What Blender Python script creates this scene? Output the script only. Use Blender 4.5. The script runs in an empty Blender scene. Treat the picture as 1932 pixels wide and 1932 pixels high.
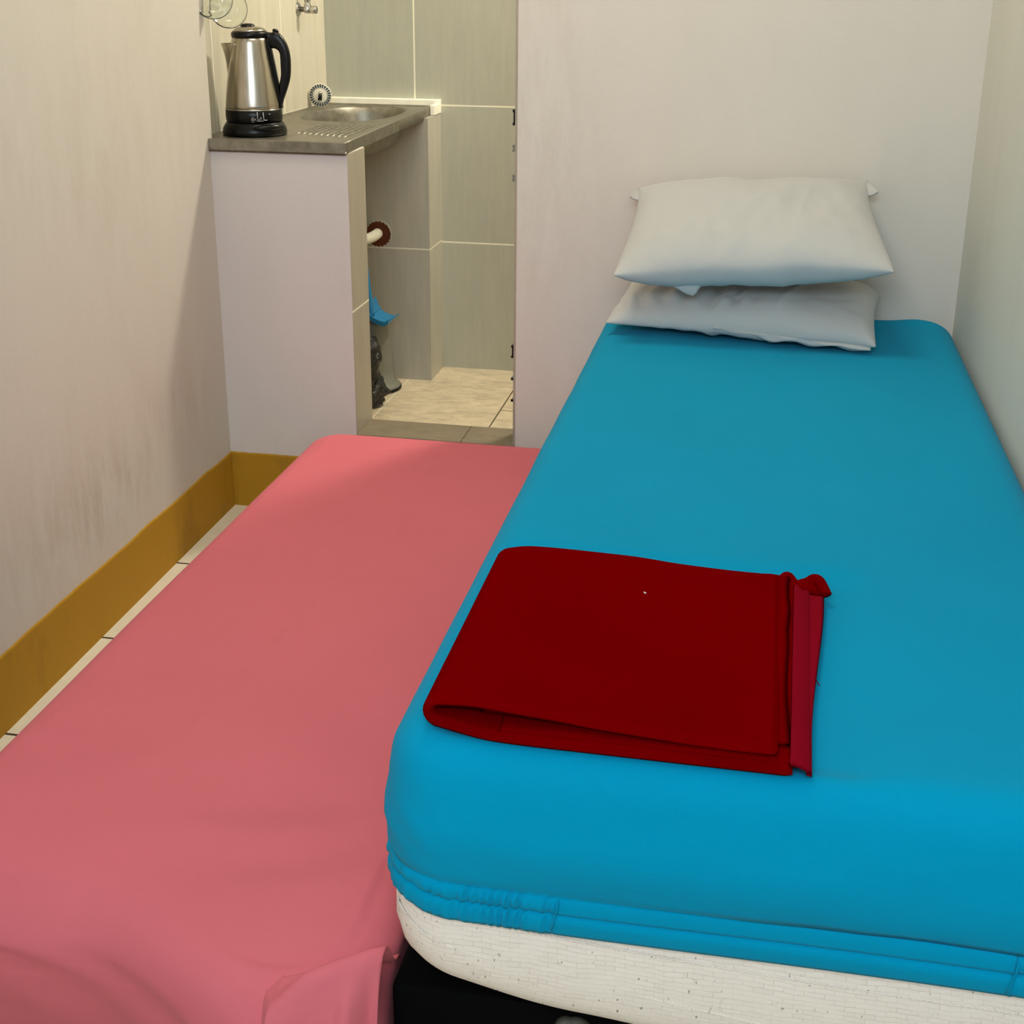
import bpy, bmesh, math, random
import numpy as np
from mathutils import Vector, noise, Matrix
random.seed(7)
SC = bpy.context.scene
COL = SC.collection
PI = math.pi

# ------------------------------------------------------------------ helpers
def build(name, verts, faces, mat, parent=None, smooth=True, mats=None, fm=None):
    me = bpy.data.meshes.new(name)
    me.from_pydata([tuple(map(float, v)) for v in verts], [], [tuple(map(int, f)) for f in faces])
    bm = bmesh.new(); bm.from_mesh(me)
    bmesh.ops.recalc_face_normals(bm, faces=bm.faces)
    bm.to_mesh(me); bm.free()
    me.update()
    for m in (mats or [mat]):
        me.materials.append(m)
    if fm is not None:
        for p, i in zip(me.polygons, fm):
            p.material_index = i
    if smooth:
        for p in me.polygons:
            p.use_smooth = True
    o = bpy.data.objects.new(name, me)
    COL.objects.link(o)
    if parent is not None:
        o.parent = parent
    return o

def empty(name, loc=(0, 0, 0)):
    o = bpy.data.objects.new(name, None)
    o.empty_display_size = .05
    COL.objects.link(o); o.location = loc
    return o

def thing(o, label, cat, group=None):
    o['label'] = label; o['category'] = cat
    if group: o['group'] = group
    return o

def struct(o, label=None):
    o['kind'] = 'structure'
    if label: o['label'] = label
    return o

class MB:
    """collects several closed shapes into one mesh"""
    def __init__(s): s.v = []; s.f = []; s.m = []
    def add(s, v, f, mi=0):
        b = len(s.v); s.v += [tuple(x) for x in v]
        s.f += [tuple(b + i for i in q) for q in f]; s.m += [mi] * len(f)
        return s
    def zipcap(s, ring, n0, mi=0):
        # close the last ring of a rounded rectangle by bridging its two long sides
        N = len(ring); b = len(s.v) - N; h = n0 // 2
        for k in range(h, h + N // 2):
            q = []
            for i in (k % N, (k + 1) % N, (n0 - k - 1) % N, (n0 - k) % N):
                if b + i not in q: q.append(b + i)
            if len(q) >= 3: s.f.append(tuple(q)); s.m.append(mi)
        return s
    def box(s, x0, x1, y0, y1, z0, z1, mi=0):
        v = [(x0, y0, z0), (x1, y0, z0), (x1, y1, z0), (x0, y1, z0), (x0, y0, z1), (x1, y0, z1), (x1, y1, z1), (x0, y1, z1)]
        return s.add(v, [(0, 3, 2, 1), (4, 5, 6, 7), (0, 1, 5, 4), (1, 2, 6, 5), (2, 3, 7, 6), (3, 0, 4, 7)], mi)
    def prism(s, pts, z0, z1, mi=0):
        n = len(pts)
        v = [(x, y, z0) for x, y in pts] + [(x, y, z1) for x, y in pts]
        f = [tuple(range(n))[::-1], tuple(range(n, 2 * n))] + [(i, (i + 1) % n, n + (i + 1) % n, n + i) for i in range(n)]
        return s.add(v, f, mi)
    def loft(s, rings, cap0=True, cap1=True, mi=0, closed=True):
        n = len(rings[0]); v = [tuple(p) for r in rings for p in r]; f = []
        for k in range(len(rings) - 1):
            for i in range(n if closed else n - 1):
                j = (i + 1) % n
                f.append((k * n + i, k * n + j, (k + 1) * n + j, (k + 1) * n + i))
        if cap0: f.append(tuple(range(n))[::-1])
        if cap1: f.append(tuple((len(rings) - 1) * n + i for i in range(n)))
        return s.add(v, f, mi)
    def lathe(s, prof, c=(0, 0, 0), seg=48, axis=(0, 0, 1), mi=0, caps=True):
        q = Vector((0, 0, 1)).rotation_difference(Vector(axis).normalized())
        rings = []
        for r, z in prof:
            rings.append([Vector(c) + q @ Vector((r * math.cos(2 * PI * i / seg), r * math.sin(2 * PI * i / seg), z)) for i in range(seg)])
        return s.loft(rings, caps, caps, mi)
    def tube(s, pts, rad, seg=14, mi=0, flat=1.0, up=None):
        pts = [Vector(p) for p in pts]; n = len(pts); rings = []
        prev = None
        for i, p in enumerate(pts):
            t = (pts[min(i + 1, n - 1)] - pts[max(i - 1, 0)]).normalized()
            if prev is None:
                a = Vector(up) if up else (Vector((0, 0, 1)) if abs(t.z) < .9 else Vector((1, 0, 0)))
            else: a = prev
            a = (a - t * a.dot(t)).normalized(); prev = a
            b = t.cross(a); r = rad[i] if hasattr(rad, '__len__') else rad
            rings.append([p + a * r * math.cos(2 * PI * k / seg) + b * r * flat * math.sin(2 * PI * k / seg) for k in range(seg)])
        return s.loft(rings, True, True, mi)
    def build(s, name, mat, parent=None, smooth=False, mats=None):
        return build(name, s.v, s.f, mat, parent, smooth, mats, s.m if mats else None)

def bevel(o, w, seg=3):
    m = o.modifiers.new('bevel', 'BEVEL'); m.width = w; m.segments = seg; m.limit_method = 'ANGLE'; m.angle_limit = math.radians(40)
    return o

def spline(pts, n):
    """Catmull-Rom through pts"""
    P = [np.array(p, float) for p in pts]; P = [2 * P[0] - P[1]] + P + [2 * P[-1] - P[-2]]
    out = []; m = len(P) - 3
    for k in range(n + 1):
        t = k / n * m; i = min(int(t), m - 1); u = t - i
        a, b, c, d = P[i:i + 4]
        out.append(.5 * ((2 * b) + (c - a) * u + (2 * a - 5 * b + 4 * c - d) * u * u + (3 * b - a - 3 * c + d) * u ** 3))
    return out

def gauss(x, s): return math.exp(-(x / s) ** 2)
def sstep(a, b, x):
    t = min(1, max(0, (x - a) / (b - a))); return t * t * (3 - 2 * t)
def nz(x, y, z=0, s=1.): return noise.noise(Vector((x * s, y * s, z * s)))

# ------------------------------------------------------------------ materials
def s2l(c):
    return tuple((x / 12.92 if x <= .04045 else ((x + .055) / 1.055) ** 2.4) for x in c)
def rgb(r, g, b): return s2l((r / 255, g / 255, b / 255)) + (1,)

class NT:
    def __init__(s, name):
        s.m = bpy.data.materials.new(name); s.m.use_nodes = True
        s.t = s.m.node_tree; s.b = s.t.nodes['Principled BSDF']
        s.co = None
    def n(s, typ, **kw):
        x = s.t.nodes.new(typ)
        for k, v in kw.items():
            if k.startswith('i_'): x.inputs[k[2:].replace('_', ' ')].default_value = v
            elif isinstance(k, str): setattr(x, k, v)
        return x
    def l(s, a, b): s.t.links.new(a, b)
    def pos(s):
        if s.co is None: s.co = s.n('ShaderNodeTexCoord').outputs['Object']
        return s.co
    def sep(s):
        x = s.n('ShaderNodeSeparateXYZ'); s.l(s.pos(), x.inputs[0]); return x.outputs
    def math(s, op, a, b=None, c=None):
        x = s.n('ShaderNodeMath', operation=op)
        for i, v in enumerate((a, b, c)):
            if v is None: continue
            if isinstance(v, (int, float)): x.inputs[i].default_value = v
            else: s.l(v, x.inputs[i])
        return x.outputs[0]
    def noise(s, scale, detail=3, rough=.5, vec=None, stretch=None):
        x = s.n('ShaderNodeTexNoise'); x.inputs['Scale'].default_value = scale; x.inputs['Detail'].default_value = detail
        x.inputs['Roughness'].default_value = rough
        v = vec or s.pos()
        if stretch:
            mp = s.n('ShaderNodeMapping'); mp.inputs['Scale'].default_value = stretch; s.l(v, mp.inputs[0]); v = mp.outputs[0]
        s.l(v, x.inputs['Vector']); return x.outputs[0]
    def ramp(s, fac, stops):
        r = s.n('ShaderNodeValToRGB'); e = r.color_ramp.elements
        while len(e) < len(stops): e.new(.5)
        for i, (p, c) in enumerate(stops): e[i].position = p; e[i].color = c
        s.l(fac, r.inputs[0]); return r.outputs[0]
    def mix(s, fac, a, b):
        x = s.n('ShaderNodeMix', data_type='RGBA')
        for i, v in ((0, fac), (6, a), (7, b)):
            if isinstance(v, (int, float)): x.inputs[i].default_value = v
            elif isinstance(v, tuple): x.inputs[i].default_value = v
            else: s.l(v, x.inputs[i])
        return x.outputs[2]
    def line(s, coord, period, off, w):
        a = s.math('SUBTRACT', coord, off); a = s.math('DIVIDE', a, period); a = s.math('ADD', a, .5)
        a = s.math('FRACT', a); a = s.math('SUBTRACT', a, .5); a = s.math('ABSOLUTE', a); a = s.math('MULTIPLY', a, period)
        return s.math('LESS_THAN', a, w / 2)
    def bump(s, h, strength=.2, dist=.002, normal=None):
        x = s.n('ShaderNodeBump'); x.inputs['Strength'].default_value = strength; x.inputs['Distance'].default_value = dist
        s.l(h, x.inputs['Height'])
        if normal is not None: s.l(normal, x.inputs['Normal'])
        s.l(x.outputs[0], s.b.inputs['Normal']); return x.outputs[0]
    def set(s, **kw):
        for k, v in kw.items():
            k = k.replace('_', ' ')
            if isinstance(v, (int, float, tuple)): s.b.inputs[k].default_value = v
            else: s.l(v, s.b.inputs[k])
        return s

def plain(name, col, rough=.5, metal=0., nscale=0, nstr=.1, spec=.5, var=.06):
    t = NT(name)
    f = t.noise(nscale or 30, 4)
    dark = tuple(c * (1 - var) for c in col[:3]) + (1,)
    lite = tuple(min(1, c * (1 + var)) for c in col[:3]) + (1,)
    t.set(Base_Color=t.ramp(f, [(.3, dark), (.7, lite)]), Roughness=rough, Metallic=metal, Specular_IOR_Level=spec)
    if nscale: t.bump(f, nstr)
    return t.m

def cloth(name, col, weave=900, var=.05, sheen=.15, rough=.9, wr=.35, wscale=7, wdist=.006, spec=.08):
    t = NT(name)
    big = t.noise(3.0, 3); fine = t.noise(weave, 1)
    dark = tuple(c * (1 - var) for c in col[:3]) + (1,); lite = tuple(min(1, c * (1 + var)) for c in col[:3]) + (1,)
    c1 = t.ramp(big, [(.3, dark), (.7, lite)])
    c2 = t.mix(t.math('MULTIPLY', fine, .12), c1, tuple(c * .6 for c in col[:3]) + (1,))
    t.set(Base_Color=c2, Roughness=rough, Sheen_Weight=sheen, Sheen_Roughness=.5, Specular_IOR_Level=spec)
    w = t.noise(wscale, 4, .55)
    b1 = t.bump(w, wr, wdist)
    t.bump(fine, .12, .0006, b1)
    return t.m

# painted plaster with soft mottling and smudges
def plaster(name, base, dirt, stains=(), amt=.35, streak=(1, 1, .35)):
    t = NT(name)
    f = t.noise(2.2, 5, .6, stretch=streak)
    c = t.ramp(f, [(.35, base), (.75, tuple(x * .93 for x in base[:3]) + (1,))])
    g = t.noise(9, 5, .65, stretch=streak)
    c = t.mix(t.math('MULTIPLY', t.math('GREATER_THAN', g, 2), 0.0), c, dirt)
    m = t.ramp(g, [(.56, (0, 0, 0, 1)), (.74, (amt, amt, amt, 1))])
    c = t.mix(m, c, dirt)
    X, Y, Z = t.sep()
    for (ax, cy, cz, sy, sz, a) in stains:
        U = X if ax == 'x' else Y
        d1 = t.math('DIVIDE', t.math('SUBTRACT', U, cy), sy); d2 = t.math('DIVIDE', t.math('SUBTRACT', Z, cz), sz)
        d = t.math('ADD', t.math('MULTIPLY', d1, d1), t.math('MULTIPLY', d2, d2))
        w = t.math('MULTIPLY', t.math('EXPONENT', t.math('MULTIPLY', d, -1.)), a)
        gg = t.ramp(t.noise(22, 5, .7, stretch=(1, 1, .25)), [(.42, (0, 0, 0, 1)), (.62, (1, 1, 1, 1))])
        w2 = t.math('MULTIPLY', w, gg)
        c = t.mix(w2, c, dirt)
    t.set(Base_Color=c, Roughness=.72, Specular_IOR_Level=.35)
    t.bump(t.noise(60, 5, .6), .18, .003)
    return t.m

M = {}
WALL = rgb(218, 212, 205)
M['wall_left'] = plaster('painted_plaster_left', rgb(208, 201, 190), rgb(165, 145, 118),
    [('y', -.66, .26, .20, .09, .42), ('y', -.30, .34, .2, .1, .22), ('y', -.5, .95, .5, .25, .10), ('y', -1.0, .3, .3, .15, .15)], amt=.10)
M['wall'] = plaster('painted_plaster', rgb(224, 215, 204), rgb(170, 155, 135), [('x', -.5, .9, .12, .5, .15)], amt=.06)
M['wall_right'] = plaster('painted_plaster_right', rgb(212, 212, 202), rgb(170, 160, 140), amt=.06)
M['ceiling'] = plain('ceiling_paint', rgb(225, 222, 215), .8)
M['partition'] = plaster('partition_paint', rgb(216, 208, 204), rgb(170, 152, 140), amt=.08)

def tiles(name, col, grout, lines, rough=.35, gr=.6, vs=(1, 1, .12), var=.08, stone=0, ns=26, w=.0045, extra=False):
    t = NT(name); s = t.sep(); ax = {'x': s[0], 'y': s[1], 'z': s[2]}
    m = None
    for a, p, o in lines:
        q = t.line(ax[a], p, o, w); m = q if m is None else t.math('MAXIMUM', m, q)
    f = t.noise(ns, 5, .6, stretch=vs)
    dark = tuple(c * (1 - var) for c in col[:3]) + (1,); lite = tuple(min(1, c * (1 + var)) for c in col[:3]) + (1,)
    c = t.ramp(f, [(.32, dark), (.68, lite)])
    if stone:
        g = t.noise(14, 6, .75, stretch=(1, 2.2, 1))
        c = t.mix(t.ramp(g, [(.45, (0, 0, 0, 1)), (.7, (stone, stone, stone, 1))]), c, tuple(x * .55 for x in col[:3]) + (1,))
    if extra: m = t.math('MAXIMUM', m, t.math('MULTIPLY', t.line(ax['y'], 9., .548, w), t.math('GREATER_THAN', ax['x'], -.696)))
    c = t.mix(m, c, grout)
    if extra: c = t.mix(t.math('MULTIPLY', t.math('LESS_THAN', ax['x'], -.9), m), c, rgb(226, 214, 188))
    t.set(Base_Color=c, Roughness=t.math('ADD', rough, t.math('MULTIPLY', m, gr - rough)), Specular_IOR_Level=.4)
    t.bump(t.math('SUBTRACT', 1., m), .5, .001)
    return t.m
TC = rgb(178, 178, 163); GW = rgb(240, 236, 214)
M['tile_back'] = tiles('kitchen_tile_back', TC, GW, [('z', .40, .902), ('x', .62, -1.032)], ns=70, var=.04)
M['tile_left_lit'] = tiles('kitchen_tile_left_lit', rgb(206, 198, 178), rgb(244, 240, 222), [('z', .40, .902), ('y', .455, .584)])  # same tile as the back wall; stronger light on it put into lighter colours
M['tile_block'] = tiles('kitchen_tile_block', rgb(178, 174, 160), rgb(225, 220, 200), [('z', .40, .507)], ns=40)
M['tile_jamb'] = tiles('kitchen_tile_jamb', rgb(172, 163, 146), GW, [('z', .40, .513)], ns=40)
M['floor_kit'] = tiles('kitchenette_floor_tile', rgb(210, 194, 164), rgb(80, 68, 50), [('x', .33, -.696)], stone=.75, vs=(1, 1, 1), w=.004, extra=True)
M['sill'] = tiles('sill_tile', rgb(128, 116, 95), rgb(70, 60, 45), [('x', .60, -.679)], stone=.5, vs=(1, 1, 1), w=.0025, rough=.6)
M['floor'] = tiles('bedroom_floor_tile', rgb(222, 214, 192), rgb(60, 48, 34), [('y', .36, -.355), ('x', .36, -1.275)], vs=(1, 1, 1), w=.006, var=.04)
M['frame'] = plain('frame_paint', rgb(170, 158, 140), .6)
M['caulk'] = plain('white_caulk', rgb(250, 246, 228), .4)
M['ochre'] = plaster('ochre_paint', rgb(176, 132, 24), rgb(120, 92, 30), amt=.5)
M['blue'] = cloth('turquoise_cotton', rgb(0, 143, 183), var=.03, wscale=6, wr=.12, sheen=.04, spec=.03)
M['pink'] = cloth('pink_cotton', rgb(210, 108, 118), var=.03, wscale=8, wr=.6, sheen=.05, spec=.05)
M['red'] = cloth('crimson_fleece', rgb(110, 0, 2), sheen=.0, spec=0., var=.1, wscale=9, wr=.25, weave=600)
M['red_binding'] = cloth('crimson_binding', rgb(128, 6, 26), sheen=.0, spec=.02, var=.05, wscale=30, wr=.1, weave=500)
M['pillow'] = cloth('white_pillowcase', rgb(190, 190, 188), var=.02, wscale=9, wr=.3)
M['black'] = plain('black_vinyl', rgb(6, 6, 7), .8, nscale=300, nstr=.1, spec=.04)
M['black_gloss'] = plain('black_plastic', rgb(6, 6, 7), .3, spec=.28)
M['grey_plastic'] = plain('grey_plastic', rgb(120, 120, 108), .45)
M['white_plastic'] = plain('white_plastic', rgb(214, 210, 190), .4)
M['lint'] = plain('white_lint', rgb(240, 235, 225), .9)
M['chrome'] = plain('chrome', rgb(190, 188, 182), .18, 1.)
M['blue_plastic'] = plain('blue_plastic', rgb(28, 120, 168), .35)
M['brick'] = plain('terracotta_hole', rgb(96, 44, 14), .9, nscale=60, nstr=.6)
M['logo'] = plain('silver_print', rgb(200, 200, 196), .4)
def steel():
    t = NT('brushed_steel')
    f = t.noise(160, 2, .5, stretch=(1, 1, .01))
    t.set(Base_Color=t.ramp(f, [(.3, rgb(172, 164, 150)), (.7, rgb(188, 180, 166))]), Metallic=1., Roughness=t.math('ADD', .22, t.math('MULTIPLY', f, .06)))
    return t.m
M['steel'] = steel()
def sinksteel():
    t = NT('sink_steel'); f = t.noise(40, 5, .7)
    t.set(Base_Color=t.ramp(f, [(.35, rgb(128, 124, 112)), (.7, rgb(160, 155, 142))]), Metallic=.9, Roughness=t.math('ADD', .36, t.math('MULTIPLY', f, .2)))
    t.bump(t.noise(8, 2), .1, .004)
    return t.m
M['sink'] = sinksteel()
def bagm():
    t = NT('black_bin_liner'); t.set(Base_Color=rgb(6, 6, 7), Roughness=.12, Specular_IOR_Level=.6)
    t.bump(t.noise(38, 5, .65), .9, .012); return t.m
M['bag'] = bagm()
def glass():
    t = NT('clear_glass'); t.set(Base_Color=(.93, .97, .94, 1), Roughness=.03, Transmission_Weight=1., IOR=1.45); return t.m
M['glass'] = glass()
# knitted mattress ticking: small staggered weave, specks, two quilted seams
def ticking():
    t = NT('mattress_ticking'); X, Y, Z = t.sep()
    cv = t.n('ShaderNodeCombineXYZ'); t.l(t.math('ADD', X, t.math('MULTIPLY', Y, 1.)), cv.inputs[0]); t.l(Z, cv.inputs[1])
    wob = t.noise(18, 3); wv = t.n('ShaderNodeVectorMath', operation='ADD'); t.l(cv.outputs[0], wv.inputs[0])
    wc = t.n('ShaderNodeCombineXYZ'); t.l(t.math('MULTIPLY', t.math('SUBTRACT', wob, .5), .012), wc.inputs[1]); t.l(wc.outputs[0], wv.inputs[1])
    br = t.n('ShaderNodeTexBrick'); t.l(wv.outputs[0], br.inputs['Vector'])
    br.inputs['Scale'].default_value = 1.; br.inputs['Brick Width'].default_value = .019; br.inputs['Row Height'].default_value = .0056
    br.inputs['Mortar Size'].default_value = .00045; br.inputs['Mortar Smooth'].default_value = 1.
    br.inputs['Color1'].default_value = rgb(240, 228, 216); br.inputs['Color2'].default_value = rgb(234, 221, 209); br.inputs['Mortar'].default_value = rgb(214, 200, 187)
    g = t.noise(260, 2, .5, stretch=(1, 1, .35)); sp = t.ramp(g, [(.70, (0, 0, 0, 1)), (.74, (.8, .8, .8, 1))])
    brk = t.noise(90, 3, stretch=(.35, 1, 1)); keep = t.ramp(brk, [(.40, (0, 0, 0, 1)), (.58, (1, 1, 1, 1))])
    c = t.mix(t.math('MULTIPLY', keep, .9), rgb(238, 226, 214), br.outputs[0])
    c = t.mix(sp, c, rgb(120, 108, 98))
    t.set(Base_Color=c, Roughness=.9, Specular_IOR_Level=.2)
    b = t.bump(br.outputs['Fac'], .35, -.001); t.bump(t.noise(12, 3), .3, .006, b)
    return t.m
M['ticking'] = ticking()

# ------------------------------------------------------------------ dimensions (metres)
XL, XR, XD, XP = -1.266, .4077, -.548, -.9374
KY, KX = .935, -1.30
H = 2.60
YF = -3.55

# ------------------------------------------------------------------ setting
struct(MB().box(-1.45, .55, YF - .1, .0, -.08, 0).build('floor', M['floor']))
struct(MB().box(-1.45, .55, .1153, 1.1, -.08, .1108).build('floor_kitchenette', M['floor_kit']))
# left wall runs very slightly out of square
lx = lambda y: XL - .0141 * y
wl = MB().prism([(lx(YF), YF), (XL, .0167), (-1.40, .0167), (-1.40, YF)], 0, H)
struct(wl.build('wall_left', M['wall_left']))
struct(MB().box(-1.42, KX, .0167, 1.05, 0, H).build('wall_kitchenette_left', M['tile_left_lit']))
struct(MB().box(KX, .55, KY, KY + .1, 0, H).build('wall_kitchenette_back', M['tile_back']))
struct(MB().box(XR, XR + .12, YF, KY, 0, H).build('wall_right', M['wall_right']))
struct(MB().box(XD, XR, 0, .115, 0, H).box(KX, XD, 0.02, .115, 2.1, H).build('wall_back', M['wall']))
struct(MB().box(-1.45, .55, YF - .12, YF, 0, H).build('wall_front', M['wall']))
struct(MB().box(-1.45, .55, YF - .1, 1.1, H, H + .1).build('ceiling', M['ceiling']))
# low partition that carries the sink: painted front, tiled end
pm = MB(); pm.box(KX, XP, 0.0, .132, 0, .879)
po = pm.build('wall_partition', None, mats=[M['partition'], M['tile_jamb']])
for p in po.data.polygons:
    if p.normal.x > .5 or p.normal.y > .5: p.material_index = 1
struct(bevel(po, .003, 2))
po['label'] = 'low painted partition wall with tiled end under the sink'
# tiled pier against the far wall
pz = [(KX, .1108), (-.955, .1108), (-.955, .879), (-1.020, .879), (-1.036, .845), (-1.062, .797), (KX, .797)]
pr_ = MB(); n_ = len(pz)
pr_.add([(x, .785, z) for x, z in pz] + [(x, .898, z) for x, z in pz], [tuple(range(n_)), tuple(range(n_, 2 * n_))[::-1]] + [(k, n_ + k, n_ + (k + 1) % n_, (k + 1) % n_) for k in range(n_)])
pr_.box(KX, -.955, .898, KY, .1108, .879)
struct(pr_.build('wall_pier', M['tile_block']))
# sill of the raised doorway
struct(bevel(MB().box(XP, XD, -.004, .1153, 0, .2118).build('trim_1', M['sill']), .002, 2), 'brown tiled doorway step')
# bright bead of grout where wall and sink meet
cb = MB().box(KX, -.953, .912, KY, .880, .919).box(-.968, -.953, .86, .912, .880, .9085)
struct(bevel(cb.build('trim_2', M['caulk']), .002, 2), 'white grout bead behind the sink')

# ochre painted skirting bands
def band(name, p0, p1, nrm, zt, mat):
    n = 90; v = []; f = []
    for i in range(n + 1):
        t = i / n; x = p0[0] + (p1[0] - p0[0]) * t; y = p0[1] + (p1[1] - p0[1]) * t
        zz = zt + .004 * nz(x * 9, y * 9, 3) + .002 * nz(x * 40, y * 40, 1)
        for (o, z) in ((0, 0), (.004, 0), (.004, zz - .003), (.0025, zz), (0, zz)):
            v.append((x + nrm[0] * o, y + nrm[1] * o, z))
    for i in range(n):
        for k in range(5):
            f.append((i * 5 + k, i * 5 + (k + 1) % 5, (i + 1) * 5 + (k + 1) % 5, (i + 1) * 5 + k))
    f.append((0, 1, 2, 3, 4)); f.append(tuple(n * 5 + k for k in range(5)))
    return struct(build(name, v, f, mat, smooth=False))
band('baseboard_left', (lx(-3.5), -3.5), (XL, 0), (1, 0), .1416, M['ochre'])
band('baseboard_back', (XL, 0), (XP - .003, 0), (0, -1), .1416, M['ochre'])

# slim door frame at the opening's right side with its strike plates
fr = struct(MB().box(XD - .0065, XD, .004, .05, .2118, 2.1).build('door_1', M['frame']), 'slim painted door frame')
def plate(z0, z1, mat, name, d=.0045):
    m = MB().box(XD - .0095, XD - .0062, .003, .03, z0, z1).box(XD - .0095 - d * .4, XD - .0062, .0025, .0032, z0, z0 + .006).box(XD - .0095 - d * .4, XD - .0062, .0025, .0032, z1 - .006, z1)
    return m.build(name, mat, fr)
plate(.951, .985, M['black_gloss'], 'strike_plate')
plate(.894, .909, M['grey_plastic'], 'hinge_leaf'); plate(.830, .844, M['grey_plastic'], 'hinge_leaf')
plate(.4245, .455, M['black_gloss'], 'strike_plate'); plate(.370, .378, M['grey_plastic'], 'hinge_leaf'); plate(.318, .325, M['grey_plastic'], 'hinge_leaf')

# window in the wall behind the viewer
wf = MB()
for (a, b, c, d) in ((-.75, .39, 1.2, 1.25), (-.75, .39, 2.3, 2.35), (-.75, -.70, 1.25, 2.3), (.34, .39, 1.25, 2.3), (-.20, -.16, 1.25, 2.3)):
    wf.box(a, b, YF, YF + .03, c, d)
wo = struct(wf.build('window_1', M['white_plastic']))
MB().box(-.70, -.20, YF + .001, YF + .006, 1.25, 2.3).box(-.16, .34, YF + .001, YF + .006, 1.25, 2.3).build('pane', M['glass'], wo)

# ------------------------------------------------------------------ rounded slabs (mattresses, sheets)
def outline(x0, x1, y0, y1, rc, ins, ns=(26, 64), nc=12):
    """closed rounded rectangle, inset by ins, constant vertex count; rc = 4 radii (LF, RF, RB, LB)"""
    x0 += ins; x1 -= ins; y0 += ins; y1 -= ins
    r = [max(q - ins, .004) for q in rc]
    pts = []
    def side(a, b, n):
        for i in range(n): pts.append((a[0] + (b[0] - a[0]) * i / n, a[1] + (b[1] - a[1]) * i / n))
    def corner(cx, cy, rr, a0):
        for i in range(nc): a = a0 + PI / 2 * i / nc; pts.append((cx + rr * math.cos(a), cy + rr * math.sin(a)))
    side((x0 + r[0], y0), (x1 - r[1], y0), ns[0]); corner(x1 - r[1], y0 + r[1], r[1], -PI / 2)
    side((x1, y0 + r[1]), (x1, y1 - r[2]), ns[1]); corner(x1 - r[2], y1 - r[2], r[2], 0)
    side((x1 - r[2], y1), (x0 + r[3], y1), ns[0]); corner(x0 + r[3], y1 - r[3], r[3], PI / 2)
    side((x0, y1 - r[3]), (x0, y0 + r[0]), ns[1]); corner(x0 + r[0], y0 + r[0], r[0], PI)
    return pts

def gridtop(x0, x1, y0, y1, rc, ins, z, nr):
    W = (x1 - x0) / 2; out = []
    for k in range(nr):
        i = ins + (W - ins - .006) * k / (nr - 1)
        out.append((i, z))
    return out

# --- blue bed: base, mattress, sheet
BX0, BX1, BY0, BY1 = -.334, .4045, -1.828, -.004
RC = [.075, .05, .06, .06]
base = empty('bed_base', ((BX0 + BX1) / 2, -.9, 0))
thing(base, 'black vinyl bed base under the white mattress, flush against right wall', 'bed base')
def rel(o, root):
    o.parent = root; o.matrix_parent_inverse = Matrix.Translation(-root.location); return o
def sub(o, part):
    o.parent = part; return o
b = MB().box(BX0 - .001, BX1 - .002, -1.786, -.01, .035, .249).build('divan_box', M['black']); bevel(b, .008); rel(b, base)
for (x, y) in ((BX0 + .06, -1.74), (BX1 - .06, -1.74), (BX0 + .06, -.06), (BX1 - .06, -.06)):
    f = MB().lathe([(.018, 0), (.02, .004), (.02, .036), (.018, .04)], (x, y, 0), 20).build('foot', M['black_gloss'], None, True); rel(f, base)
# moulded corner castor on the front of the base
ca = MB()
ca.lathe([(.002, .034), (.009, .032), (.0125, .024), (.0135, .014), (.0135, 0)], (-.1450, -1.786, .2295), 28, (0, -1, 0))
ca.lathe([(.002, .036), (.012, .035), (.0165, .027), (.0175, .014), (.0175, 0)], (-.1345, -1.786, .2265), 28, (0, -1, 0))
cbk = rel(ca.build('castor_bracket', M['grey_plastic'], None, True), base); cbk['label'] = 'grey plastic twin bracket'
sub(MB().lathe([(.002, .042), (.008, .041), (.0105, .037), (.011, .03)], (-.1335, -1.786, .2240), 24, (0, -1, 0)).build('castor_cap', M['white_plastic'], None, True), cbk)['label'] = 'white round cap'

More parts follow.
